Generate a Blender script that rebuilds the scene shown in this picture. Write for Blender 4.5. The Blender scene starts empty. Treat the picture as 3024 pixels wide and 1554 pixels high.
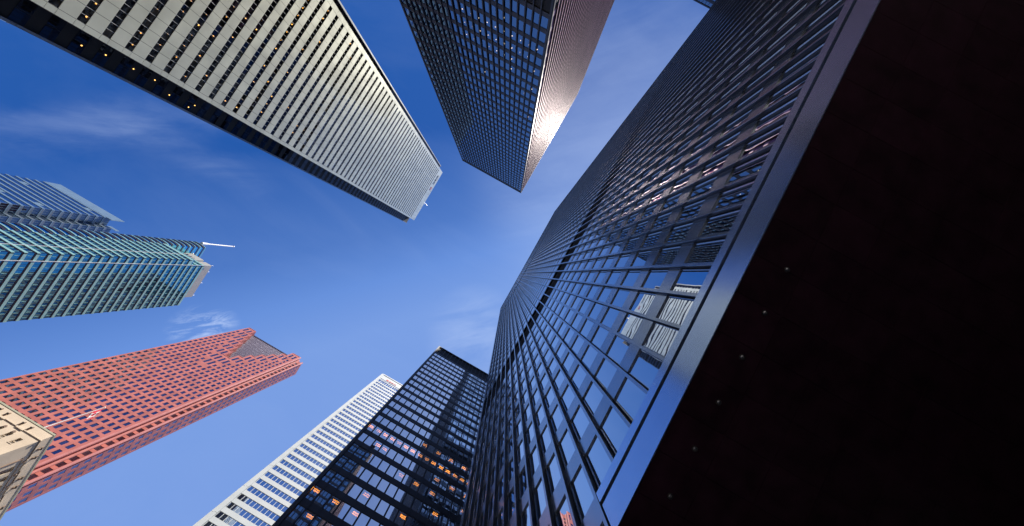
import bpy, math, random
from mathutils import Vector, Matrix
S = bpy.context.scene
C = S.collection
random.seed(7)

# ------------------------------------------------------------------ camera
F, W0, H0 = 980.0, 3024.0, 1554.0
ZX, ZY, PX, PY = 1497.0, 808.0, 1512.0, 727.0
def nrm(v):
    v = Vector(v); v.normalize(); return v
dz = nrm(((ZX-PX)/F, (ZY-PY)/F, 1.0))
ya = Vector((-.492, .870, 0)); ya.z = -(ya.x*dz.x+ya.y*dz.y)/dz.z; ya.normalize()
xa = ya.cross(dz)
def world(cv):                      # (right, down, forward) -> world
    return Vector((xa.dot(cv), ya.dot(cv), dz.dot(cv)))
right, down, fwd = world(Vector((1,0,0))), world(Vector((0,1,0))), world(Vector((0,0,1)))
cd = bpy.data.cameras.new('camera'); cam = bpy.data.objects.new('camera', cd); C.objects.link(cam)
M = Matrix((right, -down, -fwd)).transposed().to_4x4()
cam.matrix_world = M                # the lens is the origin; the paving lies 1.7 m below it
cd.sensor_width = 36; cd.sensor_fit = 'HORIZONTAL'; cd.lens = 36*F/W0
cd.shift_x = (W0/2-PX)/W0; cd.shift_y = -(H0/2-PY)/W0
cd.clip_start = .1; cd.clip_end = 6000
S.camera = cam
GZ = -1.7
def proj(p):
    c = Vector((p[0]*xa[0]+p[1]*ya[0]+p[2]*dz[0], p[0]*xa[1]+p[1]*ya[1]+p[2]*dz[1], p[0]*xa[2]+p[1]*ya[2]+p[2]*dz[2]))
    if c.z < .05: return None
    return (PX+F*c.x/c.z, PY+F*c.y/c.z)

# ------------------------------------------------------------------ light
SUN = nrm((.155, -.4665, 1.0))
elev = math.asin(SUN.z); rot = math.atan2(SUN.x, SUN.y)
w = bpy.data.worlds.new('World'); S.world = w; w.use_nodes = True
nt = w.node_tree; N = nt.nodes; L = nt.links; N.clear()
out = N.new('ShaderNodeOutputWorld'); bg = N.new('ShaderNodeBackground')
sky = N.new('ShaderNodeTexSky'); sky.sky_type = 'NISHITA'; sky.sun_disc = False
sky.sun_elevation = elev; sky.sun_rotation = rot
sky.air_density = 1.0; sky.dust_density = .3; sky.ozone_density = 4.0; sky.altitude = 100
hsv = N.new('ShaderNodeHueSaturation'); hsv.inputs['Hue'].default_value = .515; hsv.inputs['Saturation'].default_value = 1.22
tc = N.new('ShaderNodeTexCoord')
# thin cirrus: stretched noise over the sky direction
nrmz = N.new('ShaderNodeVectorMath'); nrmz.operation = 'NORMALIZE'; L.new(tc.outputs['Generated'], nrmz.inputs[0])
mp = N.new('ShaderNodeMapping'); mp.inputs['Rotation'].default_value = (0, 0, .95); mp.inputs['Scale'].default_value = (1.3, 3.6, 2.0)
L.new(nrmz.outputs[0], mp.inputs[0])
n1 = N.new('ShaderNodeTexNoise'); n1.inputs['Scale'].default_value = 1.6; n1.inputs['Detail'].default_value = 9; n1.inputs['Roughness'].default_value = .58; n1.inputs['Distortion'].default_value = .6
L.new(mp.outputs[0], n1.inputs['Vector'])
r1 = N.new('ShaderNodeMapRange'); r1.inputs[1].default_value = .47; r1.inputs[2].default_value = .80; r1.inputs[3].default_value = 0; r1.inputs[4].default_value = .06
L.new(n1.outputs[0], r1.inputs[0])
def spot(d, size, sharp):           # a soft patch of sky round one direction
    v = N.new('ShaderNodeVectorMath'); v.operation = 'DOT_PRODUCT'; v.inputs[1].default_value = nrm(d); L.new(nrmz.outputs[0], v.inputs[0])
    m = N.new('ShaderNodeMapRange'); m.interpolation_type = 'SMOOTHSTEP'
    m.inputs[1].default_value = math.cos(size); m.inputs[2].default_value = math.cos(size*sharp); L.new(v.outputs['Value'], m.inputs[0]); return m.outputs[0]
def pixdir(x, y):
    return world(Vector(((x-PX)/F, (y-PY)/F, 1.0)))
def math2(op, a, b):
    m = N.new('ShaderNodeMath'); m.operation = op
    for i, s in enumerate((a, b)):
        if isinstance(s, (int, float)): m.inputs[i].default_value = s
        else: L.new(s, m.inputs[i])
    return m.outputs[0]
# wispy streaks
ax1 = (right*.985-down*.17); ax2 = (right*.17+down*.985)
def dotn(v_):
    q = N.new('ShaderNodeVectorMath'); q.operation = 'DOT_PRODUCT'; q.inputs[1].default_value = v_; L.new(nrmz.outputs[0], q.inputs[0]); return q.outputs['Value']
mp2 = N.new('ShaderNodeCombineXYZ'); L.new(dotn(ax1*1.5), mp2.inputs[0]); L.new(dotn(ax2*6.0), mp2.inputs[1]); L.new(dotn(fwd*2.0), mp2.inputs[2])
n2 = N.new('ShaderNodeTexNoise'); n2.inputs['Scale'].default_value = 2.6; n2.inputs['Detail'].default_value = 9; n2.inputs['Roughness'].default_value = .6; n2.inputs['Distortion'].default_value = .5
L.new(mp2.outputs[0], n2.inputs['Vector'])
wr = N.new('ShaderNodeMapRange'); wr.inputs[1].default_value = .34; wr.inputs[2].default_value = .80; L.new(n2.outputs[0], wr.inputs[0])
def streak(a, b, width, size, am):   # a band of cirrus along the great circle through two directions
    a_, b_ = pixdir(*a).normalized(), pixdir(*b).normalized()
    v = N.new('ShaderNodeVectorMath'); v.operation = 'DOT_PRODUCT'; v.inputs[1].default_value = a_.cross(b_).normalized()
    wv = N.new('ShaderNodeVectorMath'); wv.operation = 'MULTIPLY_ADD'; L.new(n1.outputs['Color'], wv.inputs[0]); wv.inputs[1].default_value = (.12, .12, .12); L.new(nrmz.outputs[0], wv.inputs[2])
    L.new(wv.outputs[0], v.inputs[0])
    ab = math2('ABSOLUTE', math2('ADD', v.outputs['Value'], -.06*(a_.cross(b_).normalized().dot(Vector((1, 1, 1))))), 0)
    m = N.new('ShaderNodeMapRange'); m.interpolation_type = 'SMOOTHSTEP'; m.inputs[1].default_value = width; m.inputs[2].default_value = 0; L.new(ab, m.inputs[0])
    md = ((a_+b_)/2)
    return math2('MULTIPLY', math2('MULTIPLY', math2('MULTIPLY', m.outputs[0], wr.outputs[0]), spot(md, size, .3)), am)
n3 = N.new('ShaderNodeTexNoise'); n3.inputs['Scale'].default_value = 9; n3.inputs['Detail'].default_value = 12; n3.inputs['Roughness'].default_value = .72; n3.inputs['Distortion'].default_value = .9
L.new(mp2.outputs[0], n3.inputs['Vector'])
fr3 = N.new('ShaderNodeMapRange'); fr3.inputs[1].default_value = .45; fr3.inputs[2].default_value = .74; L.new(n3.outputs[0], fr3.inputs[0])
wisps = math2('ADD', streak((-60, 425), (480, 350), .060, .33, .24), streak((330, 365), (700, 520), .06, .2, .16))
for (x, y, sz, am) in ((585, 975, .058, .85), (650, 960, .04, .5), (1880, 90, .28, .13), (1690, 560, .30, .14), (1410, 990, .16, .5)):
    t = math2('MULTIPLY', math2('MULTIPLY', spot(pixdir(x, y), sz, .1), (fr3 if sz < .06 else wr).outputs[0]), am)
    wisps = math2('ADD', wisps, t)
cl = math2('MINIMUM', math2('ADD', math2('ADD', r1.outputs[0], wisps), math2('MULTIPLY', spot(SUN, .50, .05), .22)), .9)
# deeper, more polarised blue on one side of the zenith, paler towards the other
gv = N.new('ShaderNodeVectorMath'); gv.operation = 'DOT_PRODUCT'
gv.inputs[1].default_value = down*.75+right*.20; L.new(nrmz.outputs[0], gv.inputs[0])
grc = N.new('ShaderNodeValToRGB'); e = grc.color_ramp.elements
gr = N.new('ShaderNodeMapRange'); gr.inputs[1].default_value = -.4; gr.inputs[2].default_value = .4; L.new(gv.outputs['Value'], gr.inputs[0]); L.new(gr.outputs[0], grc.inputs[0])
e[0].position = .14; e[0].color = (.08, .62, 2.6, 1); e[1].position = 1; e[1].color = (1.45, 2.5, 5.4, 1)
for p_, c_ in ((.38, (.52, 1.32, 3.8, 1)), (.5, (1.0, 2.05, 5.0, 1)), (.62, (1.42, 2.5, 5.4, 1))):
    q_ = e.new(p_); q_.color = c_
pale = N.new('ShaderNodeMix'); pale.data_type = 'RGBA'; pale.inputs[0].default_value = .85
L.new(sky.outputs[0], hsv.inputs['Color']); L.new(hsv.outputs[0], pale.inputs[6]); L.new(grc.outputs[0], pale.inputs[7])
cm = N.new('ShaderNodeMix'); cm.data_type = 'RGBA'; cm.inputs[7].default_value = (3.4, 4.3, 6.4, 1)
L.new(cl, cm.inputs[0]); L.new(pale.outputs[2], cm.inputs[6])
L.new(cm.outputs[2], bg.inputs[0]); bg.inputs[1].default_value = .096; L.new(bg.outputs[0], out.inputs[0])
sl = bpy.data.lights.new('sun', 'SUN'); sl.energy = 4.8; sl.angle = math.radians(.55); sl.color = (1, .93, .82)
so = bpy.data.objects.new('sun', sl); so.rotation_euler = (-SUN).to_track_quat('-Z', 'Y').to_euler(); C.objects.link(so)
S.view_settings.view_transform = 'Standard'; S.view_settings.look = 'None'; S.view_settings.exposure = 0.68; S.view_settings.gamma = 1
S.cycles.max_bounces = 10; S.cycles.glossy_bounces = 6; S.cycles.transparent_max_bounces = 12
S.cycles.caustics_reflective = False; S.cycles.sample_clamp_indirect = 6

# ------------------------------------------------------------------ materials
def newmat(name):
    m = bpy.data.materials.new(name); m.use_nodes = True; m.node_tree.nodes.clear(); return m, m.node_tree.nodes, m.node_tree.links
def paint(name, col, rough=.5, metal=0., var=.12, scale=.6, spec=.5, bump=0., streak=1., seams=None):
    m, n, l = newmat(name)
    o = n.new('ShaderNodeOutputMaterial'); p = n.new('ShaderNodeBsdfPrincipled'); l.new(p.outputs[0], o.inputs[0])
    g = n.new('ShaderNodeNewGeometry'); mp = n.new('ShaderNodeMapping'); mp.inputs['Scale'].default_value = (1, 1, streak); l.new(g.outputs['Position'], mp.inputs[0])
    t = n.new('ShaderNodeTexNoise'); t.inputs['Scale'].default_value = scale; t.inputs['Detail'].default_value = 6; l.new(mp.outputs[0], t.inputs['Vector'])
    r = n.new('ShaderNodeMapRange'); r.inputs[1].default_value = .3; r.inputs[2].default_value = .7; r.inputs[3].default_value = 1-var; r.inputs[4].default_value = 1+var; l.new(t.outputs[0], r.inputs[0])
    mul = n.new('ShaderNodeVectorMath'); mul.operation = 'SCALE'; mul.inputs[0].default_value = col
    rn = n.new('ShaderNodeMath'); rn.operation = 'MULTIPLY_ADD'; rn.inputs[1].default_value = var*.8; rn.inputs[2].default_value = 1-var*.4; l.new(g.outputs['Random Per Island'], rn.inputs[0])
    mm = n.new('ShaderNodeMath'); mm.operation = 'MULTIPLY'; l.new(r.outputs[0], mm.inputs[0]); l.new(rn.outputs[0], mm.inputs[1]); l.new(mm.outputs[0], mul.inputs['Scale'])
    l.new(mul.outputs[0], p.inputs['Base Color'])
    p.inputs['Roughness'].default_value = rough; p.inputs['Metallic'].default_value = metal; p.inputs['Specular IOR Level'].default_value = spec
    r2 = n.new('ShaderNodeMapRange'); r2.inputs[3].default_value = max(.02, rough-.07); r2.inputs[4].default_value = min(1, rough+.08); l.new(t.outputs[0], r2.inputs[0]); l.new(r2.outputs[0], p.inputs['Roughness'])
    if bump:
        b = n.new('ShaderNodeBump'); b.inputs['Strength'].default_value = bump; b.inputs['Distance'].default_value = .05; l.new(t.outputs[0], b.inputs['Height']); l.new(b.outputs[0], p.inputs['Normal'])
    return m
def glass(name, tint, inner, base=.25, ior=1.7, wave=.012, wscale=.45, see=False, rough=.0, innervar=.6):
    """coated pane: mirror-like coat over a dark (or see-through) body, slightly wavy"""
    m, n, l = newmat(name)
    o = n.new('ShaderNodeOutputMaterial'); mix = n.new('ShaderNodeMixShader'); l.new(mix.outputs[0], o.inputs[0])
    g = n.new('ShaderNodeNewGeometry'); oi = n.new('ShaderNodeObjectInfo')
    t = n.new('ShaderNodeTexNoise'); t.inputs['Scale'].default_value = wscale; t.inputs['Detail'].default_value = 1.5
    t.noise_dimensions = '4D'; l.new(g.outputs['Position'], t.inputs['Vector'])
    s = n.new('ShaderNodeMath'); s.operation = 'ADD'; l.new(g.outputs['Random Per Island'], s.inputs[0]); l.new(oi.outputs['Random'], s.inputs[1])
    s2 = n.new('ShaderNodeMath'); s2.operation = 'MULTIPLY'; s2.inputs[1].default_value = 9; l.new(s.outputs[0], s2.inputs[0]); l.new(s2.outputs[0], t.inputs['W'])
    b = n.new('ShaderNodeBump'); b.inputs['Strength'].default_value = 1; b.inputs['Distance'].default_value = wave; l.new(t.outputs[0], b.inputs['Height'])
    gl = n.new('ShaderNodeBsdfGlossy'); gl.inputs['Color'].default_value = (*tint, 1); gl.inputs['Roughness'].default_value = rough; l.new(b.outputs[0], gl.inputs['Normal'])
    fr = n.new('ShaderNodeFresnel'); fr.inputs['IOR'].default_value = ior
    ma = n.new('ShaderNodeMath'); ma.operation = 'MULTIPLY_ADD'; ma.inputs[1].default_value = 1-base; ma.inputs[2].default_value = base; ma.use_clamp = True
    l.new(fr.outputs[0], ma.inputs[0]); l.new(ma.outputs[0], mix.inputs[0])
    fx = n.new('ShaderNodeMath'); fx.operation = 'FRACT'; s3 = n.new('ShaderNodeMath'); s3.operation = 'MULTIPLY'; s3.inputs[1].default_value = 7.31; l.new(s.outputs[0], s3.inputs[0]); l.new(s3.outputs[0], fx.inputs[0])
    rr = n.new('ShaderNodeMapRange'); rr.inputs[3].default_value = 1-innervar; rr.inputs[4].default_value = 1+innervar; l.new(fx.outputs[0], rr.inputs[0])
    sc = n.new('ShaderNodeVectorMath'); sc.operation = 'SCALE'; sc.inputs[0].default_value = inner; l.new(rr.outputs[0], sc.inputs['Scale'])
    bo = n.new('ShaderNodeBsdfTransparent' if see else 'ShaderNodeBsdfDiffuse'); l.new(sc.outputs[0], bo.inputs[0])
    l.new(bo.outputs[0], mix.inputs[1]); l.new(gl.outputs[0], mix.inputs[2])
    return m
def glow(name, col, st):
    m, n, l = newmat(name)
    o = n.new('ShaderNodeOutputMaterial'); e = n.new('ShaderNodeEmission'); e.inputs[0].default_value = (*col, 1); e.inputs[1].default_value = st; l.new(e.outputs[0], o.inputs[0]); return m

STEEL = paint('black_painted_steel', (.40, .44, .50), .18, .85, .12, .5, .5, streak=.15)
WEB = paint('shaded_steel_web', (.045, .052, .07), .32, .3, .15, .5, .4, streak=.15)  # same black paint as the flanges, darkened for the shaded web sides
STEEL2 = paint('black_steel_rear', (.034, .038, .055), .50, .15, .18, .5, .4, streak=.15)
GIRD = paint('girder_paint', (.56, .68, .88), .20, .9, .08, .35, .5, streak=.3)
RIBM = paint('plum_rib', (.13, .095, .125), .5, 0, .1, .5)
DARKST = paint('dark_steel_matt', (.036, .041, .062), .45, 0, .15, .5, .3, streak=.2)
LOUV = paint('louvre', (.006, .006, .008), .7, 0, .2, 1)
SOFF = paint('soffit_paint', (.034, .011, .021), .8, 0, .35, 1.2, .12)
DGLASS = glass('bronze_glass', (.97, .985, 1.0), (.012, .012, .014), .80, 1.8, .0045, .6)
TGLASS = glass('bronze_glass_rear', (.46, .70, 1.0), (.30, .30, .34), .26, 1.5, .0012, .5, see=True)
FGLASS = glass('grey_glass', (1.0, 1.0, 1.0), (.50, .47, .43), .80, 1.7, .003, .3, see=True)
PSTEEL = paint('glare_pink_steel', (.42, .22, .33), .60, .45, .15, .5, .35, streak=.15)  # central tower's steel, tinted pink for the sun glare on its +X side
PGLASS = glass('glare_pink_glass', (1.0, .46, .68), (.05, .025, .04), .07, 1.35, .0012, .5, rough=.46)  # pink sun glare is put into this pane tint
CGLASS = glass('dark_ribbon_glass', (.75, .78, .9), (.62, .55, .46), .04, 1.45, .006, .5, see=True)
BLIND = paint('blind', (.42, .37, .29), .8, 0, .35, .8)
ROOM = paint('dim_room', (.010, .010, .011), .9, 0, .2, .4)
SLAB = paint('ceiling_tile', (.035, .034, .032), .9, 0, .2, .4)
PANEL = paint('steel_panel', (.71, .745, .655), .36, .30, .07, .25, .5)
PALE = paint('pale_steel', (.78, .79, .78), .4, .2, .05, .3)
GREYS = paint('grey_steel', (.22, .26, .32), .45, .3, .08, .3)
MARB = paint('white_stone', (.54, .58, .59), .55, 0, .05, .3)
WGLASS = glass('blue_grey_glass', (.95, .98, 1.0), (.08, .10, .13), .85, 1.6, .005, .5)
RED = paint('red_granite', (.575, .185, .150), .42, 0, .18, .22, .5, bump=.02)
REDR = paint('red_granite_rib', (.66, .25, .22), .36, 0, .10, .5, .5)
RGLASS = glass('violet_grey_glass', (.62, .62, .80), (.035, .03, .042), .38, 1.6, .006, .5)
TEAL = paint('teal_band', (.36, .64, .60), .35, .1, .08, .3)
TEALD = paint('dark_plum_and_shade', (.035, .025, .05), .5, 0, .1, .3)  # dark plum parts; also colours in the shade under the teal bands
TLGLASS = glass('teal_glass', (.15, .64, .86), (.012, .06, .08), .42, 1.6, .005, .35)
BGLASS = glass('blue_glass', (.60, .76, .92), (.03, .05, .08), .60, 1.6, .002, .3)
BPALE = paint('pale_frit_glass', (.30, .43, .52), .28, .3, .08, .3)
CONC = paint('pale_concrete', (.45, .44, .41), .8, 0, .08, .4)
LIME = paint('limestone', (.80, .665, .52), .85, 0, .09, .35, .2, bump=.15)
LIMED = paint('limestone_dark', (.34, .25, .20), .9, 0, .2, .8, .2)
IRON = paint('dark_bronze', (.05, .045, .045), .5, .3, .2, 1)
WHITE = paint('white_paint', (.82, .83, .84), .35, 0, .04, 1)
PAVE = paint('granite_paving', (.32, .31, .30), .85, 0, .15, .3, .3, bump=.1)
GROUND = paint('city_ground', (.10, .10, .10), .9, 0, .3, .02, .2)
ASPH = paint('asphalt', (.05, .05, .052), .9, 0, .15, .5, .2)
LAMP_O = glow('fluorescent_warm', (1.0, .36, .05), 6.0)
LAMP_Y = glow('warm_downlight', (1.0, .50, .12), 2.4)
LAMP_W = glow('small_lamp', (1.0, .78, .55), 3.0)
REDSIGN = paint('red_sign', (.65, .02, .03), .4, 0, .05, 1)
LENS = paint('lamp_lens', (.22, .22, .23), .2, .6, .1, 2)

# ------------------------------------------------------------------ mesh helpers
class Fr:
    """a facade frame: local (u along, n outward, z up)"""
    def __init__(s, ox, oy, U, Nn):
        s.o = Vector((ox, oy, 0)); s.U = Vector((*U, 0)); s.N = Vector((*Nn, 0)); s.flip = s.U.cross(s.N).z < 0
    def p(s, u, n, z): return s.o + s.U*u + s.N*n + Vector((0, 0, z))
ID = Fr(0, 0, (1, 0), (0, 1))
class MB:
    def __init__(s): s.v = []; s.f = []; s.m = []
    def box(s, f, u0, u1, n0, n1, z0, z1, mi=0):
        b = len(s.v)
        for z in (z0, z1):
            for (u, n) in ((u0, n0), (u1, n0), (u1, n1), (u0, n1)): s.v.append(f.p(u, n, z))
        q = [(0,3,2,1), (4,5,6,7), (0,1,5,4), (1,2,6,5), (2,3,7,6), (3,0,4,7)]
        for a in q:
            s.f.append(tuple(b+i for i in (reversed(a) if f.flip else a))); s.m.append(mi)
        return s
    def pane(s, f, u0, u1, n, z0, z1, mi=0, jit=.003):
        b = len(s.v)
        tu = random.gauss(0, jit); tz = random.gauss(0, jit)
        for (u, z, d) in ((u0, z0, -tu-tz), (u1, z0, tu-tz), (u1, z1, tu+tz), (u0, z1, -tu+tz)): s.v.append(f.p(u, n+d, z))
        s.f.append((b, b+1, b+2, b+3) if f.flip else (b+3, b+2, b+1, b)); s.m.append(mi); return s
    def poly(s, pts, z0, z1, mi=0):
        """prism over a plan polygon (counter-clockwise)"""
        b = len(s.v); k = len(pts)
        for z in (z0, z1): s.v += [Vector((x, y, z)) for x, y in pts]
        s.f.append(tuple(b+k+i for i in range(k))); s.m.append(mi); s.f.append(tuple(b+i for i in reversed(range(k)))); s.m.append(mi)
        for i in range(k):
            j = (i+1) % k; s.f.append((b+i, b+j, b+k+j, b+k+i)); s.m.append(mi)
        return s
    def tube(s, a, c, r0, r1=None, k=10, mi=0):
        a = Vector(a); c = Vector(c); r1 = r0 if r1 is None else r1; d = (c-a).normalized()
        x = d.orthogonal().normalized(); y = d.cross(x); b = len(s.v)
        for (q, r) in ((a, r0), (c, r1)):
            for i in range(k): t = 2*math.pi*i/k; s.v.append(q + x*r*math.cos(t) + y*r*math.sin(t))
        for i in range(k): j = (i+1) % k; s.f.append((b+i, b+j, b+k+j, b+k+i)); s.m.append(mi)
        s.f.append(tuple(b+i for i in reversed(range(k)))); s.f.append(tuple(b+k+i for i in range(k))); s.m += [mi, mi]; return s
    def build(s, name, mats, parent=None, kind=None):
        if not s.f: return None
        me = bpy.data.meshes.new(name); base = Vector((0, 0, 0))
        me.from_pydata([tuple(v) for v in s.v], [], s.f)
        for m in (mats if isinstance(mats, (list, tuple)) else [mats]): me.materials.append(m)
        me.polygons.foreach_set('material_index', s.m); me.update()
        o = bpy.data.objects.new(name, me); C.objects.link(o)
        if parent: o.parent = parent; o.matrix_parent_inverse = Matrix.Translation(-PARLOC.get(parent.name, Vector((0,0,0))))
        if kind: o['kind'] = kind
        return o
PARLOC = {}
def thing(name, label, cat, loc, group=None):
    o = bpy.data.objects.new(name, None); C.objects.link(o); o.location = loc; o['label'] = label; o['category'] = cat
    if group: o['group'] = group
    PARLOC[o.name] = Vector(loc); return o
def area(f, u0, u1, z0, z1, hid=None):
    c = f.p((u0+u1)/2, 0, (z0+z1)/2)
    if f.N.dot(-c) <= 0: return 0
    pp = [proj(f.p(u, 0, z)) for u, z in ((u0, z0), (u1, z0), (u1, z1), (u0, z1))]
    if any(p is None for p in pp): return 0
    cx = sum(p[0] for p in pp)/4; cy = sum(p[1] for p in pp)/4
    if not (-15 < cx < W0+15 and -15 < cy < H0+15): return 0
    if hid and hid(cx, cy, c): return 0
    return abs(sum(pp[i][0]*pp[(i+1) % 4][1]-pp[(i+1) % 4][0]*pp[i][1] for i in range(4)))/2
def spread(th, name, cells, maker, mats, hid=None, cap=100, sub=None):
    """the cells that show largest become parts, the rest one stuff part"""
    cs = sorted(((area(c[0], *c[1:5], hid), i, c) for i, c in enumerate(cells)), key=lambda t: -t[0])
    rest = MB()
    for k, (a, i, c) in enumerate(cs):
        if k < cap and (a > 0 or len(cs) <= cap):
            mb = MB(); maker(mb, c); o = mb.build(name, mats, th)
        else: maker(rest, c)
    rest.build(name, mats, th, 'stuff')

# ------------------------------------------------------------------ ground
def struct(o): o['kind'] = 'structure'; return o
struct(MB().box(ID, -1500, 1500, -1500, 1500, GZ-.6, GZ-.012).build('ground', GROUND))
struct(MB().box(ID, -50, 62, -130, 30, GZ-.3, GZ).build('plaza_paving', PAVE))
struct(MB().box(ID, -64, -50.2, -400, 400, GZ-.2, GZ-.008).build('road', ASPH))

# ------------------------------------------------------------------ dark curtain-wall towers
def steel_window(mb, c):
    f, u0, u1, z0, z1 = c[:5]; g = .045; n0 = c[5] if len(c) > 5 else -.06
    mb.pane(f, u0+g, u1-g, n0-.02, z0+g, z1-g, 1)
    mb.box(f, u0, u1, n0-.04, n0+.02, z0, z0+g); mb.box(f, u0, u1, n0-.04, n0+.02, z1-g, z1)
    mb.box(f, u0, u0+g, n0-.04, n0+.018, z0+g, z1-g); mb.box(f, u1-g, u1, n0-.04, n0+.018, z0+g, z1-g)
def mullion(mb, f, u, z0, z1, depth=.24, fl=.15):
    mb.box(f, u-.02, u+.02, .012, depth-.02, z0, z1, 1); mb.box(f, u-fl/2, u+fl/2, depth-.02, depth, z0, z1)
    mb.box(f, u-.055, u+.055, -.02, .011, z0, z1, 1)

# --- the near tower on the right ---
TX, YA, YB, ZT = 7.6, -52.5, 22.0, 222.0
NT = thing('office_tower', 'huge near black steel and glass tower filling the right side with a dark underside', 'tower', (TX+18, -15, GZ))
f1 = Fr(TX, 0, (0, 1), (-1, 0))
LOW = 5.76; SZ = 11.7
mu = [-4.64+1.513*k for k in range(-31, 18)]; mu = [m for m in mu if YA+.5 < m < YB-.4]
cells = []
def t1_bounds(u0, u1): return 5 if (u0+u1)/2 > LOW else 0
FH = 3.73; sp0 = 16.82
kmin = -4
edges = [YA+.35]+mu+[YB-.35]
band = {10, 11}; band2 = {41}
for k in range(kmin, 55):
    z0, z1 = sp0+FH*k, sp0+FH*k+1.22
    lo = LOW+.02 if z0 < 14.3 else YA
    if k >= 53: continue
    hh = 1.22 + (1.0 if k in (9,) else 0)
    mb = MB(); mb.box(f1, lo, YB, -.12, 0, z0, z0+hh if k not in (10, 11) else z0+hh)
    if k in (10, 11, 41): continue
    mb.build('spandrel', STEEL, NT)
    if k in (9, 40): continue
    for a, b in zip(edges[:-1], edges[1:]):
        if z0 < 14 and a < LOW-.05: a = LOW+.2
        if b-a < .3: continue
        cells.append((f1, a+.09, b-.09, z0+hh, z0+FH))
for a, b in zip(edges[:-1], edges[1:]):   # row just above the girder
    if b <= LOW+.3: cells.append((f1, a+.09, b-.09, 13.85, sp0))
cells = [c for c in cells if not (c[3] < 13.8 and c[2] < LOW)]
spread(NT, 'window', cells, steel_window, [STEEL, DGLASS])
zt1 = sp0+FH*9+2.22; zb1 = sp0+FH*12
lv = MB(); lv.box(f1, YA, YB, -1.0, -.35, zt1, zb1-.9)
for i in range(9): lv.box(f1, YA, YB, -.35, -.25, zt1+.2+i*.72, zt1+.45+i*.72)
lv.build('louvre_band', LOUV, NT); MB().box(f1, YA, YB, -.12, -.003, zb1-.9, zb1).build('spandrel', STEEL, NT)
MB().box(f1, YA, YB, -.6, -.3, sp0+FH*40+1.22, sp0+FH*42).build('louvre_band', LOUV, NT)
MB().box(f1, YA, YB, -.5, -.08, sp0+FH*53, ZT-.8).build('louvre_band', LOUV, NT)
MB().box(f1, YA, YB, -.4, .06, ZT-.8, ZT).build('parapet', STEEL, NT)
for m in mu:
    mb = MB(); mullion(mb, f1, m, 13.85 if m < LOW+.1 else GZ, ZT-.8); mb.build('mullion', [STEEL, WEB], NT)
for y in (YA, YB-.35):
    MB().box(f1, y, y+.35, -.3, .10, GZ if y > 0 else 14.4, ZT-.8).build('corner_post', STEEL, NT)
core = MB(); core.box(ID, TX+.62, TX+36, YA+.2, YB-.2, SZ+.35, ZT-.5); core.box(ID, TX+.62, TX+36, LOW+.1, YB-.2, GZ, SZ+.35)
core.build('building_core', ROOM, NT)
# end faces
for (yy, sg) in ((YA, -1), (YB, 1)):
    fe = Fr(TX, yy, (1, 0), (0, sg)); mb = MB(); sp = MB(); gl_ = MB()
    for k in range(kmin if sg > 0 else 0, 53): sp.box(fe, .3, 36, -.12, 0, sp0+FH*k, sp0+FH*k+1.22)
    for k in range(kmin if sg > 0 else 0, 53):
        for i in range(23): gl_.pane(fe, .5+i*1.524, .5+(i+1)*1.524, -.09, sp0+FH*k+1.22, sp0+FH*k+FH)
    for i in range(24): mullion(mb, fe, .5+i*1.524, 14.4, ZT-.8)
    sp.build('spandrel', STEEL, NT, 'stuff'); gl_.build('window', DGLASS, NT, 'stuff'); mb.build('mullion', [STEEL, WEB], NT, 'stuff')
# girder, fascia and underside
fg = Fr(TX, 0, (0, 1), (-1, 0))
seg = [YA-.3, -37.8, -26.6, -15.4, -6.2, .95, 5.83]
g = MB()
for a, b in zip(seg[:-1], seg[1:]): g.box(fg, a+.006, b-.006, -.1, .255, 13.34, 13.85)
g.build('girder', GIRD, NT)
MB().box(fg, YA-.3, 5.74, -.6, -.15, 12.9, 13.40).build('shadow_gap', LOUV, NT)
fa = MB()
for a, b in ((YA-.4, -30.0), (-30.0, -11.0), (-11.0, 5.74)): fa.box(fg, a+.003, b-.003, .24, .28, SZ, 13.05); fa.box(fg, a+.003, b-.003, -.28, .239, 13.02, 13.05)
fa.build('fascia', GIRD, NT)
so_ = MB(); so_.box(ID, TX-.238, TX+36.3, YA-.4, LOW-.03, SZ+.06, SZ+.34)
for ix in range(20):
    for iy in range(38):
        x0 = TX-.235+ix*1.83; y1 = LOW-.032-iy*1.53
        if y1-1.51 > YA-.4: so_.box(ID, x0, x0+1.815, y1-1.515, y1, SZ+.02, SZ+.0597)
so_.build('soffit', SOFF, NT)
MB().box(ID, TX+12, TX+30, YA+8, LOW-6, GZ, SZ+.02).build('lobby_core', ROOM, NT)
for ix in range(3):
    for iy in range(3):
        MB().box(ID, TX+3+ix*13-.5, TX+3+ix*13+.5, -48+iy*18, -47+iy*18, GZ, SZ+.02).build('column', STEEL, NT) if ix else None
for k in range(-1, 6):
    y = -3.25+1.76*(k-0)
    if y > LOW-.9: continue
    x = 8.58-.038*k
    d = MB(); d.tube((x, y, SZ+.015), (x, y, SZ-.03), .095, .10, 18); o = d.build('downlight', IRON, NT)
    ld = MB(); ld.tube((x, y, SZ-.031), (x, y, SZ-.06), .07, .04, 16); q = ld.build('lens', LENS, None); q.parent = o

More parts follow.
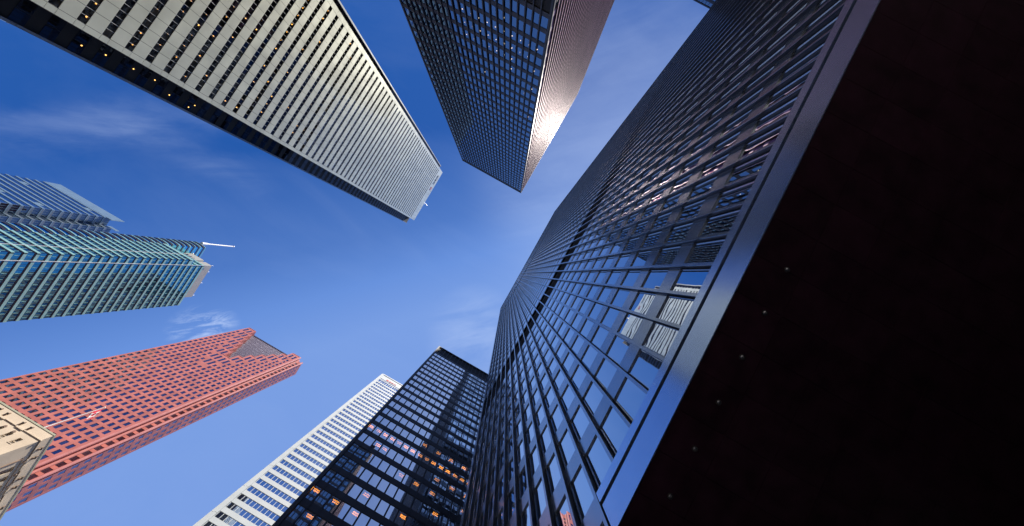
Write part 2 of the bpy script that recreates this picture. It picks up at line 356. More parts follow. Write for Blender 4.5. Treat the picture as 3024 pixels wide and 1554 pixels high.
# --- the central dark tower ---
CT = thing('office_tower', 'dark glass tower at top centre with deep blue windows and a glaring pinkish side', 'tower', (-34, -76, GZ))
CZ, CH = -43.0, 183.0
fa1 = Fr(-53, CZ, (1, 0), (0, 1)); fa2 = Fr(-15.3, -109.5, (0, 1), (1, 0))
cells = []; lamps = []; FH2 = 3.77
MU2 = {}
for (ff, ln) in ((fa1, 37.7), (fa2, 66.5)):
    n_ = int(ln/1.524); off = (ln-n_*1.524)/2; mus = [off+i*1.524 for i in range(n_+1)]
    if off < .3: mus = mus[1:-1]
    ed = [.4]+[m for m in mus if .9 < m < ln-.9]+[ln-.4]; MU2[ff] = ed[1:-1]
    for k in range(-15, 33):
        z0 = 58.2+FH2*k
        if k in (-2,): continue
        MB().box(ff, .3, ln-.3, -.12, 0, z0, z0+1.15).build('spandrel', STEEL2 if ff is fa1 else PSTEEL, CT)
        if k == -3: continue
        if k == 32: continue
        for a, b in zip(ed[:-1], ed[1:]): cells.append((ff, a+.08, b-.08, z0+1.15, z0+FH2))
    for m in ed[1:-1]:
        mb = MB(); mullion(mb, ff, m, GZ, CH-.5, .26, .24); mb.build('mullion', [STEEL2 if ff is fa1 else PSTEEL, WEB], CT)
    for u in (0, ln-.4): MB().box(ff, u+.001, u+.399, -.3, .16, GZ, CH-.5).build('corner_post', STEEL2, CT)
    MB().box(ff, .31, ln-.31, -.5, -.15, 58.2+FH2*-3+1.15, 58.2-FH2).build('louvre_band', LOUV, CT)
    MB().box(ff, .31, ln-.31, -.5, -.15, 58.2+FH2*32+1.15, CH-.5).build('louvre_band', LOUV, CT)
MB().box(ID, -53.1, -15.2, -109.6, -42.9, CH-.5, CH).build('roof', STEEL2, CT)
spread(CT, 'window', [c for c in cells if c[0] is fa1], steel_window, [STEEL2, TGLASS], cap=60)
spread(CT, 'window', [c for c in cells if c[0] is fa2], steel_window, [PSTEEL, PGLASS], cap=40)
sl_ = MB()
for k in range(-15, 33): sl_.box(ID, -52.8, -15.6, -109, -43.3, 58.2+FH2*k+.5, 58.2+FH2*k+.8)
sl_.build('floor_slab', SLAB, CT, 'stuff')
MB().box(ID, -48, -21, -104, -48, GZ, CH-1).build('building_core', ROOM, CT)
ls = []
for k in range(-1, 13):
    zc = 58.2+FH2*k+.42
    for i in range(18):
        x = -52+i*2.02
        pr = .28 if k < 5 else .14
        if x < -40: pr *= .35
        if (k in (2, 3, 4) and x > -36 and random.random() < .85) or random.random() < pr*.55: ls.append((x, zc, random.random() < .35))
def lampcells(ls, ysurf, sg, dx, dd): return [(Fr(0, ysurf, (1, 0), (0, sg)), x, x+dx, z, z+.08, dd, e) for x, z, e in ls]
def lampmk(mb, c):
    f, u0, u1, z0, z1, dd, e = c
    mb.box(f, u0, u1, -1.0-dd, -1.0, z0, z1)
spread(CT, 'ceiling_light', lampcells(ls, CZ, 1, .17, .17), lampmk, [LAMP_W])

# --- the dark tower at the bottom centre ---
BT = thing('office_tower', 'black steel tower at bottom centre with pale sky reflections and orange lit ceilings', 'tower', (12, 50, GZ))
BY, BX, BH, FH3, MO = 35.5, -8.6, 125.0, 3.55, 1.43
fb = Fr(BX, BY, (1, 0), (0, -1))
mus = [MO*(i+1)+.18 for i in range(26)]; ed = [.48]+mus
cells = []
for k in range(-12, 20):
    z0 = 48.9+FH3*k
    MB().box(fb, .4, 38, -.12, 0, z0, z0+1.12).build('spandrel', DARKST, BT)
    if z0+FH3 > 117.2: continue
    for a, b in zip(ed[:-1], ed[1:]): cells.append((fb, a+.07, b-.07, z0+1.12, z0+FH3))
hidT = lambda x, y, c: c.x/c.y > .36
spread(BT, 'window', cells, steel_window, [DARKST, FGLASS], hid=hidT)
for m in mus:
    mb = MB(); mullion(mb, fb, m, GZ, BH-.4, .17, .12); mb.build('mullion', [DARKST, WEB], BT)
MB().box(fb, 0, .48, -.4, .2, GZ, BH-.4).build('corner_post', DARKST, BT)
MB().box(fb, .48, 38, -.6, -.2, 117.45, BH-.4).build('louvre_band', LOUV, BT)
MB().box(fb, .48, 38, -.12, .05, 116.9, 117.45).build('ledge', DARKST, BT)
MB().box(fb, -.02, 38, -30, .22, BH-.4, BH).build('roof', DARKST, BT)
sl_ = MB()
for k in range(-12, 20): sl_.box(fb, .5, 37, -14, -.3, 48.9+FH3*k+.35, 48.9+FH3*k+.6)
sl_.build('floor_slab', SLAB, BT, 'stuff')
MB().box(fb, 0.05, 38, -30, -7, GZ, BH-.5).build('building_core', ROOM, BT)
MB().box(fb, 0.0, .2, -29.9, -.45, GZ, BH-.5).build('side_wall', DARKST, BT)
BL = [(66.3, 2.4), (66.3, 5.3), (66.3, 8.1), (66.3, 10.9), (62.7, 2.4), (62.7, 3.8), (62.7, 5.2), (62.7, 6.7), (62.7, 8.1), (62.7, 9.6), (62.7, 11.0), (62.7, 12.4),
      (55.7, 3.8), (59.2, 6.7), (59.2, 9.6), (55.7, 6.7), (59.2, 12.4), (55.7, 12.4), (48.7, 3.9), (45.0, -7.5), (45.0, -4.7), (45.0, -1.8), (48.6, -1.9), (55.7, 1.1),
      (62.7, -7.6), (62.7, -6.1), (62.7, -4.7), (62.7, -3.3), (62.7, -1.9), (62.7, -.5), (62.7, .9), (59.2, -4.7), (59.2, -3.4), (45.0, 9.6), (48.6, 11.0), (52.1, 8.1), (41.5, -6.1), (41.5, 3.8), (38, 1.1)]
lc = []
for z, x in BL:
    kk = round((z-48.9)/FH3); zc = 48.9+FH3*kk+.35-.09
    zc = 48.9+FH3*kk+.26
    lc.append((fb, x*1.02-BX-.42, x*1.02-BX+.42, zc, zc+.07))
def tubemk(mb, c):
    f, u0, u1, z0, z1 = c
    mb.box(f, u0, u1, -1.05, -.93, z0, z1); mb.box(f, u0, u1, -.80, -.68, z0, z1)
spread(BT, 'ceiling_light', lc, tubemk, [LAMP_O])

# ------------------------------------------------------------------ pale panelled tower (top left)
PT = thing('office_tower', 'pale steel panelled tower at upper left with long dark ribbon windows', 'tower', (-98, -20, GZ))
PXF, PY0, PY1, PZ = -77.4, -41.1, -.45, 239.0
fp = Fr(PXF, 0, (0, 1), (1, 0))
bay = (38.2)/15; b0 = -39.65
cells = []; rng = [k for k in range(-15, 56)]
FP = 3.25
for k in rng:
    zw = 49.35+FP*k               # window sill
    if zw < 0: continue
    mb = MB()
    for i in range(15): mb.box(fp, b0+i*bay+.03, b0+(i+1)*bay-.03, -.08, 0, zw+1.17, zw+FP)
    mb.build('spandrel', PANEL, PT)
    for i in range(30):
        cells.append((fp, b0+i*bay/2, b0+(i+1)*bay/2, zw, zw+1.17))
def ribbon(mb, c):
    f, u0, u1, z0, z1 = c
    mb.pane(f, u0+.03, u1-.03, -.14, z0+.03, z1-.03, 1)
    mb.box(f, u0, u0+.03, -.16, -.05, z0, z1); mb.box(f, u1-.03, u1, -.16, -.05, z0, z1)
spread(PT, 'window', cells, ribbon, [PALE, CGLASS])
ed_ = MB()
for k in rng:
    zw = 49.35+FP*k
    if zw < 0: continue
    for (a, b) in ((PY0, b0-.03), (b0+15*bay+.03, PY1)):
        ed_.box(fp, a, b, -.08, 0, zw+.02, zw+1.15); ed_.box(fp, a, b, -.08, 0, zw+1.19, zw+FP-.02)
ed_.build('edge_panel', PANEL, PT, 'stuff')
par = MB(); zp = 49.35+FP*56
for i in range(-1, 16):
    a, b = b0+i*bay+.03, b0+(i+1)*bay-.03; a = max(a, PY0); b = min(b, PY1)
    par.box(fp, a, b, -.08, 0, zp+.03, zp+(PZ-zp)*.5-.03); par.box(fp, a, b, -.08, 0, zp+(PZ-zp)*.5+.03, PZ)
par.build('parapet', PANEL, PT)
bk = MB()     # dark backing behind the panel joints
for k in rng:
    zw = 49.35+FP*k
    if zw < 0: continue
    bk.box(fp, b0, b0+15*bay, -.3, -.09, zw+1.17, zw+FP)
bk.box(fp, b0, b0+15*bay, -.3, -.09, zp, PZ-.1); bk.box(fp, PY0+.05, b0, -3.5, -.09, GZ, PZ-.1); bk.box(fp, b0+15*bay, PY1-.05, -3.5, -.09, GZ, PZ-.1)
bk.build('backing', TEALD, PT)
sl_ = MB(); bl = MB()
for k in rng:
    zw = 49.35+FP*k
    if zw < 0: continue
    sl_.box(fp, b0, b0+15*bay, -5, -.31, zw+1.35, zw+1.6)
    for i in range(30):
        if random.random() < .45:
            h = random.uniform(.3, 1.05); u = b0+i*bay/2
            bl.box(fp, u+.04, u+bay/2-.04, -.32, -.30, zw+1.17-h, zw+1.17)
sl_.build('floor_slab', SLAB, PT, 'stuff'); bl.build('blind', BLIND, PT, 'stuff')
MB().box(fp, b0+.01, b0+15*bay-.01, -8, -5, GZ, PZ-.5).build('building_core', ROOM, PT)
lc = []
for k in range(-3, 18):
    zc = 49.35+FP*k+1.22
    pr = {0: .3, 1: .3, 2: .55, 3: .6, 4: .9, 5: .9, 6: .55, 7: .2, 8: .35, 9: .8, 10: .3, 11: .25}.get(k, .12)
    run = random.randint(0, 12)
    for i in range(15):
        if random.random() < pr and not (k in (4, 5) and i < 4):
            u = b0+(i+.5)*bay+random.uniform(-.2, .2); lc.append((fp, u-.11, u+.11, zc, zc+.05))
def lmk(mb, c): mb.box(c[0], c[1], c[2], -.95, -.72, c[3], c[4])
spread(PT, 'ceiling_light', lc, lmk, [LAMP_Y])
# recessed dark corner strips and the grey fins beyond them
MB().box(ID, -115, -81.1, -44.2, 3.7, GZ, PZ-.3).build('body', TEALD, PT)
rf = MB()
for k in range(-15, 56):
    zw = 49.35+FP*k
    if zw < 0: continue
    rf.box(ID, -115.35, -115.02, -44, 3.5, zw+1.17, zw+FP); rf.box(ID, -114.9, -82, 3.72, 3.95, zw+1.17, zw+FP); rf.box(ID, -114.9, -82, -44.5, -44.22, zw+1.17, zw+FP)
rf.build('rear_spandrel', PANEL, PT, 'stuff')
fn = Fr(-81.08, 0, (0, 1), (1, 0)); cells = []
for k in range(-15, 56):
    zw = 49.35+FP*k
    if zw < 0: continue
    for (a, b) in ((-.43, 1.45), (1.5, 3.5), (-44.0, -42.6), (-42.5, -41.15)): cells.append((fn, a, b, zw+.1, zw+1.75))
def nw(mb, c):
    mb.pane(c[0], c[1]+.05, c[2]-.05, .03, c[3], c[4], 0)
spread(PT, 'corner_window', cells, nw, [glass('corner_glass', (.5, .52, .6), (.006, .006, .007), .05, 1.4, .004, .4)], cap=60)
MB().box(ID, -81.35, -81.085, -.4, 3.5, GZ, PZ-.4).build('corner_wall', LOUV, PT)  # near-black colour holds the notch's shade as well as its dark wall
for (zz, yy) in ((53.8, 1.75), (56.9, 1.2), (61.2, 1.0), (65.0, .9), (68.6, 2.2), (73.1, 2.6), (74.0, 1.6)): MB().box(ID, -81.06, -81.0, yy, yy+.17, zz, zz+.17).build('corner_lamp', LAMP_Y, PT)
for (a, b) in ((3.52, 3.95), (-44.75, -44.25)):
    fi = MB(); z = GZ
    while z < PZ: fi.box(fn, a, b, -.5, .35, z, min(z+9.7, PZ)); z += 9.75
    fi.build('corner_fin', GREYS, PT)
# roof mast and the sign on the parapet
ms = MB(); ms.tube((-81.5, -15.8, 239), (-81.5, -15.8, 252), .5, .35); ms.tube((-81.5, -15.8, 252), (-81.2, -15.7, 262), .2, .14)
ms.build('roof_mast', GREYS, PT)
def text(name, s, size, f, u, n, z, mat, parent, mirror=False):
    cu = bpy.data.curves.new(name, 'FONT'); cu.body = s; cu.size = size; cu.extrude = .06; cu.offset = .03
    t = bpy.data.objects.new(name, cu); C.objects.link(t); dg = bpy.context.evaluated_depsgraph_get(); dg.update()
    me = bpy.data.meshes.new_from_object(t.evaluated_get(dg)); bpy.data.objects.remove(t)
    for v in me.vertices:
        x, y, z_ = v.co; v.co = f.p(u+x, n+z_, z+y)
    me.materials.clear(); me.materials.append(mat); me.name = name
    o = bpy.data.objects.new(name, me); C.objects.link(o); o.parent = parent; o.matrix_parent_inverse = Matrix.Translation(-PARLOC[parent.name]); return o
text('sign_lettering', 'CIBC', 3.3, fp, -37.0, .07, 233.2, TEALD, PT)
dk = MB(); dk.tube(fp.p(-26.0, .01, 234.4), fp.p(-26.0, .14, 234.4), 1.35, k=28)
so2 = dk.build('sign_emblem', REDSIGN, PT)
wd = MB(); wd.box(fp, -26.75, -25.3, .142, .17, 234.0, 234.75); q = wd.build('emblem_mark', WHITE, None); q.parent = so2

# ------------------------------------------------------------------ white tower (bottom centre-left)
WT = thing('office_tower', 'white tower with small blue windows rising behind the black tower at bottom centre', 'tower', (-20, 130, GZ))
WY, WX, WH = 107.7, -43.4, 250.0
fw = Fr(WX, WY, (1, 0), (0, -1)); cells = []; MW = 1.53; NW = 28
rows = []
z = 232.6
while z > 3: rows.append((z, z+2.3)); z -= 4.13
rows += [(236.5, 240.3), (241.3, 242.5)]
for (z0, z1) in rows:
    for i in range(NW):
        u = 2.1+i*MW
        if i % 16 == 12 and False: continue
        cells.append((fw, u, u+MW-.17, z0, z1))
def wwin(mb, c):
    mb.pane(c[0], c[1], c[2], -.12, c[3], c[4], 0)
hidW = lambda x, y, c: c.x/c.y > -.255
spread(WT, 'window', cells, wwin, [WGLASS], hid=hidW)
rs = sorted(rows); wl = MB()
for i in range(NW+1):
    u = 2.1+i*MW-.17; wl.box(fw, u, u+.17, -.4, -.06, GZ, 243)
wl.build('mullion', MARB, WT, 'stuff')
prev = GZ
for (z0, z1) in rs:
    mb = MB(); mb.box(fw, 1.85, 2.1+NW*MW, -.4, 0, prev, z0); mb.build('spandrel', MARB, WT); prev = z1
MB().box(fw, 1.85, 2.1+NW*MW, -.4, 0, prev, WH-1.2).build('parapet', MARB, WT)
MB().box(fw, .9, 2.1+NW*MW, -.4, .25, WH-1.2, WH).build('cornice', MARB, WT)
mb = MB(); z = GZ
while z < WH: mb.box(fw, .85, 1.82, -.4, .2, z, min(z+12.3, WH)); mb.box(fw, 0, .8, -.6, -.15, z, min(z+12.3, WH)); z += 12.39
mb.build('corner_pier', MARB, WT)
MB().box(fw, .05, 2.1+NW*MW, -36, -.45, GZ, WH-.5).build('body', MARB, WT)
text('sign_lettering', 'BMO', 2.6, fw, 8.2, .05, 243.2, REDSIGN, WT)
dk = MB(); dk.tube(fw.p(6.9, .01, 244.2), fw.p(6.9, .12, 244.2), 1.0, k=24); dk.build('sign_emblem', REDSIGN, WT)

# ------------------------------------------------------------------ red granite tower
RT = thing('office_tower', 'tall red granite tower with a stepped notch cut from its roof', 'tower', (-135, 160, GZ))
RY = 139.7; RH = 275.0
fr = Fr(0, RY, (1, 0), (0, -1)); cells = []
cols = [-113.35-2.97*k for k in range(16)]
def top(k):
    m = 15-k
    return RH-7.6*min(max(0, m-1), max(0, k-1))
zr = [143.4+3.82*i for i in range(-36, 34)]
wall = MB(); WWd, WHt = 1.62, 2.45
for k, x in enumerate(cols):
    tp = top(k); wins = []
    # two long openings under the stepped edge, ordinary ones below
    longs = [(tp-2.2-5.9, tp-2.2)]
    if 0 < k < 15: longs.append((tp-2.2-7.6-5.9, tp-2.2-7.6))
    lb = min(l[0] for l in longs)
    wins = [(z-WHt/2, z+WHt/2) for z in zr if z+WHt/2 < lb-1.0 and z > 1] + longs; wins.sort()
    p = GZ
    for (a, b) in wins:
        wall.box(fr, x-WWd/2, x+WWd/2, -3.6, -.03, p, a); p = b; cells.append((fr, x-WWd/2, x+WWd/2, a, b))
    wall.box(fr, x-WWd/2, x+WWd/2, -3.6, -.045, p, tp)
pe = [-111.2]+[(cols[i]+cols[i+1])/2 for i in range(15)]+[-159.5]
for i in range(17):
    r_ = (cols[i-1]-WWd/2) if i > 0 else -111.2; l_ = (cols[i]+WWd/2) if i < 16 else -159.5
    t_ = max(top(i-1) if i > 0 else 0, top(i) if i < 16 else 0)
    wall.box(fr, l_, r_, -3.6, 0, GZ, t_)
wall.build('wall', RED, RT)
for k, x in enumerate(cols):
    pass
cap = MB()
for k, x in enumerate(cols):
    tp = top(k); cap.box(fr, x-1.485+(.0 if k else 0), x+1.485, -3.7, .12, tp, tp+.35)
cap.build('coping', REDR, RT)
# ribbed glass behind the notch
rb = MB(); rb.box(fr, -153, -119, -4.0, -3.75, 215, RH); rb.build('atrium_glass', RGLASS, RT)
for i in range(24):
    mb = MB(); x = -152.4+i*1.42; mb.box(fr, x-.3, x+.3, -3.74, -3.4, 216, RH-.1); mb.build('glass_rib', RIBM, RT)
MB().box(fr, -152.9, -119.1, -4.0, -3.3, RH-.1, RH+.3).build('glass_rail', TEALD, RT)
# stepped corner: +X return, short -Y face, then the +X side
fs1 = Fr(-111.2, RY, (0, 1), (1, 0)); fs2 = Fr(-111.1, RY+3.0, (1, 0), (0, -1)); fs3 = Fr(-107.4, RY+3.55, (0, 1), (1, 0))
sw = MB()
def side(f, us, u0, u1, depth, ww=WWd, hh=WHt):
    p = u0
    for u in us:
        sw.box(f, p, u-ww/2, -depth, 0, GZ, RH-.5); p = u+ww/2
        q = GZ
        for z in zr:
            if z < 1 or z+hh/2 > RH-4: continue
            sw.box(f, u-ww/2, u+ww/2, -depth, -.04, q, z-hh/2); q = z+hh/2; cells.append((f, u-ww/2, u+ww/2, z-hh/2, z+hh/2))
        sw.box(f, u-ww/2, u+ww/2, -depth, -.04, q, RH-.5)
    sw.box(f, p, u1, -depth, 0, GZ, RH-.5)
side(Fr(-111.25, RY, (0, 1), (1, 0)), [1.75], .7, 3.0, .5, 1.5)
side(Fr(-111.0, RY+2.9, (1, 0), (0, -1)), [1.6], 0, 2.6, .5, 1.9)
side(fs3, [1.7, 4.6, 7.3], .5, 9.1, .5, 1.7, 2.2)
sw.build('side_wall', RED, RT)
ribs = MB()
for (x, y) in ((-111.15, RY+.35), (-110.95, RY+2.75), (-107.75, RY+3.0)):
    for j in range(4):
        a = math.radians(-90+j*30); ribs.tube((x+.42*math.cos(a), y+.42*math.sin(a), GZ), (x+.42*math.cos(a), y+.42*math.sin(a), RH+.1), .27, k=10)
    ribs.tube((x, y+.1, GZ), (x, y+.1, RH), .5, k=12)
ribs.build('corner_rib', REDR, RT)
def hidR(x, y, c):
    return y > 1187+.588*x and x < 165-(y-1284)*.58
def rwin(mb, c): mb.pane(c[0], c[1], c[2], -.13, c[3], c[4], 0)
spread(RT, 'window', cells, rwin, [RGLASS], hid=hidR)
MB().box(ID, -159.3, -111.6, RY+4.1, RY+12.4, GZ, RH-.4).build('body', RED, RT)
MB().box(ID, -111.6, -108.0, RY+3.6, RY+12.6, GZ, RH-.4).build('body', RED, RT)

# ------------------------------------------------------------------ teal glass tower with mast
TT = thing('office_tower', 'teal glass tower at left with pale floor bands and a white mast', 'tower', (-195, 108, GZ))
fx = Fr(-180, 0, (0, 1), (1, 0)); fy = Fr(0, 91.4, (1, 0), (0, -1))
FT = 3.84; cells = []
def tband(f, u0, u1, zz, n=0, uu=None):
    mb = MB(); mb.box(f, u0, u1, -.6, .16, zz, zz+1.05, 0); mb.box(f, u0, u1, -.6, .02, zz-.5, zz, 1)  # second box colours in the shade under the band
    return mb
for k in range(-54, 1):
    zz = 214.5+FT*k
    if zz < 0: continue
    mb = MB(); mb.box(fx, 91.56, 125.6, -.6, .16, zz, zz+1.05, 0); mb.box(fx, 91.42, 125.6, -.6, .02, zz-.5, zz, 1)  # plum strip stands for the recess shade under each teal band
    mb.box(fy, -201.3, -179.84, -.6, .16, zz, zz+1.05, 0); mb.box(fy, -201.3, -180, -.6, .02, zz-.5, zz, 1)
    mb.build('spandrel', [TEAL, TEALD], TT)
    for i in range(12): cells.append((fx, 91.45+i*2.846, 91.45+(i+1)*2.846, zz+1.05, zz+FT-.5))
    for i in range(8): cells.append((fy, -201.2+i*2.65, -201.2+(i+1)*2.65, zz+1.05, zz+FT-.5))
fx2 = Fr(-180, 0, (0, 1), (1, 0)); fy2 = Fr(0, 95.4, (1, 0), (0, -1))
for k in (1, 2, 3):
    zz = 214.5+FT*k
    mb = MB(); mb.box(fx2, 95.56, 125.6, -.6, .16, zz-.4, zz+.9, 0); mb.box(fx2, 95.42, 125.6, -.6, .02, zz-.8, zz-.4, 1)  # the set-back floors get the same painted shade strip
    mb.box(fy2, -201.3, -179.84, -.6, .16, zz-.4, zz+.9, 0); mb.build('spandrel', [TEAL, TEALD], TT)
    if k < 3:
        for i in range(11): cells.append((fx2, 95.45+i*2.74, 95.45+(i+1)*2.74, zz+.9, zz+FT-.8))
        for i in range(8): cells.append((fy2, -201.2+i*2.65, -201.2+(i+1)*2.65, zz+.9, zz+FT-.8))
MB().box(fx, 91.42, 95.4, -21, -.0, 215.55, 217.0).build('setback_ledge', TEAL, TT)
def tw(mb, c):
    f, u0, u1, z0, z1 = c
    mb.pane(f, u0+.03, u1-.03, -.12, z0, z1, 1); mid = (u0+u1)/2
    mb.box(f, mid-.06, mid+.06, -.1, .04, z0+.5, z1-.25, 0); mb.box(f, u0-.03, u0+.03, -.16, -.05, z0, z1, 2)
spread(TT, 'window', cells, tw, [TEAL, TLGLASS, TEALD])
MB().box(ID, -201, -180.7, 92.1, 125.4, GZ, 215.4).build('body', TEALD, TT); MB().box(ID, -201, -180.7, 96.1, 125.4, 215.4, 226).build('body', TEALD, TT)
MB().box(fx, 95.0, 95.25, .16, .42, GZ, 226).build('facade_rail', PALE, TT); MB().box(fy, -186.9, -186.65, .16, .42, GZ, 215.5).build('facade_rail', PALE, TT)
# dark rounded rear wing
ar = [(-201.35, 124), (-212.6, 124), (-212.6, 95), (-211.8, 92.6), (-210, 91.5), (-206, 91.3), (-203, 91.5), (-201.35, 92)][::-1]
ar2 = list(reversed(ar)); cx_, cy_ = -207, 107
MB().poly([(cx_+(x-cx_)*.985, cy_+(y-cy_)*.985) for x, y in ar2][::-1] if False else [(cx_+(x-cx_)*.985, cy_+(y-cy_)*.985) for x, y in ar], GZ, 246).build('rear_wing', TLGLASS, TT)
for k in range(-54, 9):
    zz = 214.5+FT*k
    if zz < 0: continue
    MB().poly(ar, zz-1.3, zz-.3).build('wing_band', TEALD, TT)
    MB().poly(ar, zz+.35, zz+(1.0 if k % 2 else .7)).build('wing_band', TEAL, TT, None)
# pale penthouses
ph = MB(); ph.box(ID, -191.5, -186.2, 98.6, 123.8, 226, 240.5); ph.build('penthouse', CONC, TT)
ph = MB(); ph.box(ID, -203.5, -191.6, 97.2, 112, 226.2, 238.5); ph.build('penthouse', CONC, TT)
fpz = Fr(0, 97.2, (1, 0), (0, -1)); fpx = Fr(-186.2, 0, (0, 1), (1, 0))
for (a, b) in ((-202.6, -201.2), (-200.2, -198), (-197, -195.8), (-194.6, -193.8)): MB().box(fpz, a, b, -.2, .03, 231, 233.8).build('louvre', TEALD, TT)
for (a, b, c, d) in ((100.5, 102, 228.5, 236), (104, 109.5, 229, 234), (111.5, 112.2, 229, 235), (117, 119.2, 231, 234)): MB().box(fpx, a, b, -.2, .03, c, d).build('louvre', IRON if c > 228.6 else GREYS, TT)
for y in (99, 104, 113, 123): 
    mb = MB(); mb.tube((-187, y, 240.5), (-187, y, 242.6), .12); mb.build('roof_post', PALE, TT)
MX, MY = -209.3, 92.3
mast = MB(); mast.tube((MX, MY, 250), (MX, MY, 254.5), 1.1, .9, 14); mast.tube((MX, MY, 254.5), (MX, MY, 279), .62, .5, 14)
mast.tube((MX, MY, 278.4), (MX, MY, 279.2), .75, .75, 14)
mo = mast.build('mast', WHITE, TT)
sup = MB()
def curve(mb, pts, r):
    for a, b in zip(pts[:-1], pts[1:]): mb.tube(a, b, r, k=8)
def bez(a, b, c, n=9):
    a, b, c = map(Vector, (a, b, c)); return [a*(1-t)**2+b*2*t*(1-t)+c*t*t for t in [i/(n-1) for i in range(n)]]
for (s_, m_) in (((-200, 98, 238.5), (-206, 94.5, 240)), ((-198.5, 101, 238.5), (-205, 96.5, 243)), ((-212, 96, 246), (-211, 93, 247)), ((-206, 94.5, 246), (-209, 92.6, 247))):
    curve(sup, bez(s_, m_, (MX, MY, 251.5)), .32)
sup.build('mast_support', PALE, TT)

# ------------------------------------------------------------------ blue glass tower, far left
GT = thing('office_tower', 'blue glass tower with slanting pale floor lines at far left behind the teal tower', 'tower', (-290, 125, GZ))
GYF, GH = 104.2, 240.0
fg1 = Fr(0, GYF, (1, 0), (0, -1)); fg2 = Fr(-265.5, 0, (0, 1), (1, 0)); fg3 = Fr(0, 110.3, (1, 0), (0, -1)); fg4 = Fr(-261.0, 0, (0, 1), (1, 0))
cells = []; FG = 4.45
for k in range(-52, 1):
    zz = 234.5+FG*k
    if zz < 0: continue
    mb = MB(); mb.box(fg1, -317, -265.3, -.5, .12, zz, zz+1.25); mb.box(fg2, GYF+.02, 110.3, -.5, .12, zz, zz+.34)
    mb.box(fg3, -265.3, -260.9, -.5, .12, zz, zz+.34); mb.box(fg4, 110.32, 118.3, -.5, .12, zz, zz+.34); mb.build('spandrel', BPALE, GT)
    for i in range(12): cells.append((fg1, -317+i*4.28, -317+(i+1)*4.28, zz+1.25, zz+FG))
    for (f_, a, b, nn) in ((fg2, GYF+.1, 110.3, 4), (fg3, -265.4, -261.0, 2), (fg4, 110.4, 118.3, 5)):
        for i in range(nn): cells.append((f_, a+(b-a)*i/nn, a+(b-a)*(i+1)/nn, zz+.34, zz+FG))
def gw(mb, c):
    f, u0, u1, z0, z1 = c; rr = random.random() < .03; side_ = f is not fg1
    mb.pane(f, u0+.08, u1-.08, -.1, z0+(1.3 if side_ else 0), z1, 2 if side_ else (1 if not rr else 0))
    if side_: mb.box(f, u0+.08, u1-.08, -.2, -.06, z0, z0+1.28, 3); mb.box(f, u0-.05, u0+.05, -.2, -.08 if not side_ else -.02, z0, z1, 0)
spread(GT, 'window', cells, gw, [BPALE, BGLASS, glass('dark_blue_glass', (.45, .55, .70), (.02, .028, .04), .22, 1.5, .003, .3), GREYS])
MB().box(ID, -317, -266.1, GYF+.6, 140, GZ, 238).build('body', TEALD, GT); MB().box(ID, -266.1, -261.6, 110.9, 140, GZ, 238).build('body', TEALD, GT)
sc_ = MB(); sc_.box(fg1, -317.3, -261.3, -.3, .14, 235.9, 244.0); sc_.build('roof_screen', BPALE, GT)
MB().box(fg3, -265.3, -257.6, -.3, -.13, 238.98, 241.5).build('roof_screen', BPALE, GT)

# ------------------------------------------------------------------ small slices of other buildings
def minor(name, label, x0, x1, y0, y1, h, faces, mats, fh=3.8, mo=1.6):
    t = thing(name, label, 'building', ((x0+x1)/2, (y0+y1)/2, GZ)); MB().box(ID, x0+.3, x1-.3, y0+.3, y1-.3, GZ, h-.2).build('body', mats[2], t)
    MB().box(ID, x0-.05, x1+.05, y0-.05, y1+.05, h-.2, h+.4).build('roof', mats[0], t)
    for fc in faces:
        f, ln = {'+Y': (Fr(x0, y1, (1, 0), (0, 1)), x1-x0), '+X': (Fr(x1, y0, (0, 1), (1, 0)), y1-y0), '-Y': (Fr(x0, y0, (1, 0), (0, -1)), x1-x0)}[fc]
        s1 = MB(); s2 = MB(); s3 = MB(); z = 2.0
        while z < h-1:
            s1.box(f, 0.01, ln-.01, -.25, 0, z, min(z+1.3, h-.21))
            i = 0
            while i*mo < ln-.1:
                s2.pane(f, i*mo, min((i+1)*mo, ln), -.2, z+1.3, min(z+fh, h-.2)); i += 1
            z += fh
        for i in range(int(ln/mo)+1): s3.box(f, max(.02, i*mo-.06), min(ln-.02, i*mo+.06), .001, .15, 2, h-.21)
        s1.build('spandrel', mats[0], t, 'stuff'); s2.build('window', mats[1], t, 'stuff'); s3.build('mullion', mats[0], t, 'stuff')
    return t
minor('office_tower', 'corner of a dark blue tower peeking in at the top edge beside the near tower', -30, 24.7, -190, -160.6, 150, ['+Y', '+X'], [DARKST, TGLASS, ROOM])['category'] = 'tower'
minor('office_building', 'sliver of a far building roof in the extreme top left corner', -330, -261.5, -20, 13.0, 150, ['+X', '+Y'], [GREYS, WGLASS, TEALD])

# ------------------------------------------------------------------ limestone building, bottom left
LB = thing('stone_building', 'cream limestone building with carved parapet at lower left corner', 'building', (-63, 75, GZ))
LX, LY, LH = -53.3, 61.4, 60.0
fy_ = Fr(LX, LY, (-1, 0), (0, -1)); fx_ = Fr(LX, LY, (0, 1), (1, 0))
MB().box(ID, LX-26, LX-.62, LY+.62, LY+32, GZ, 59.5).build('body', LIMED, LB)
wl = MB(); cells = []
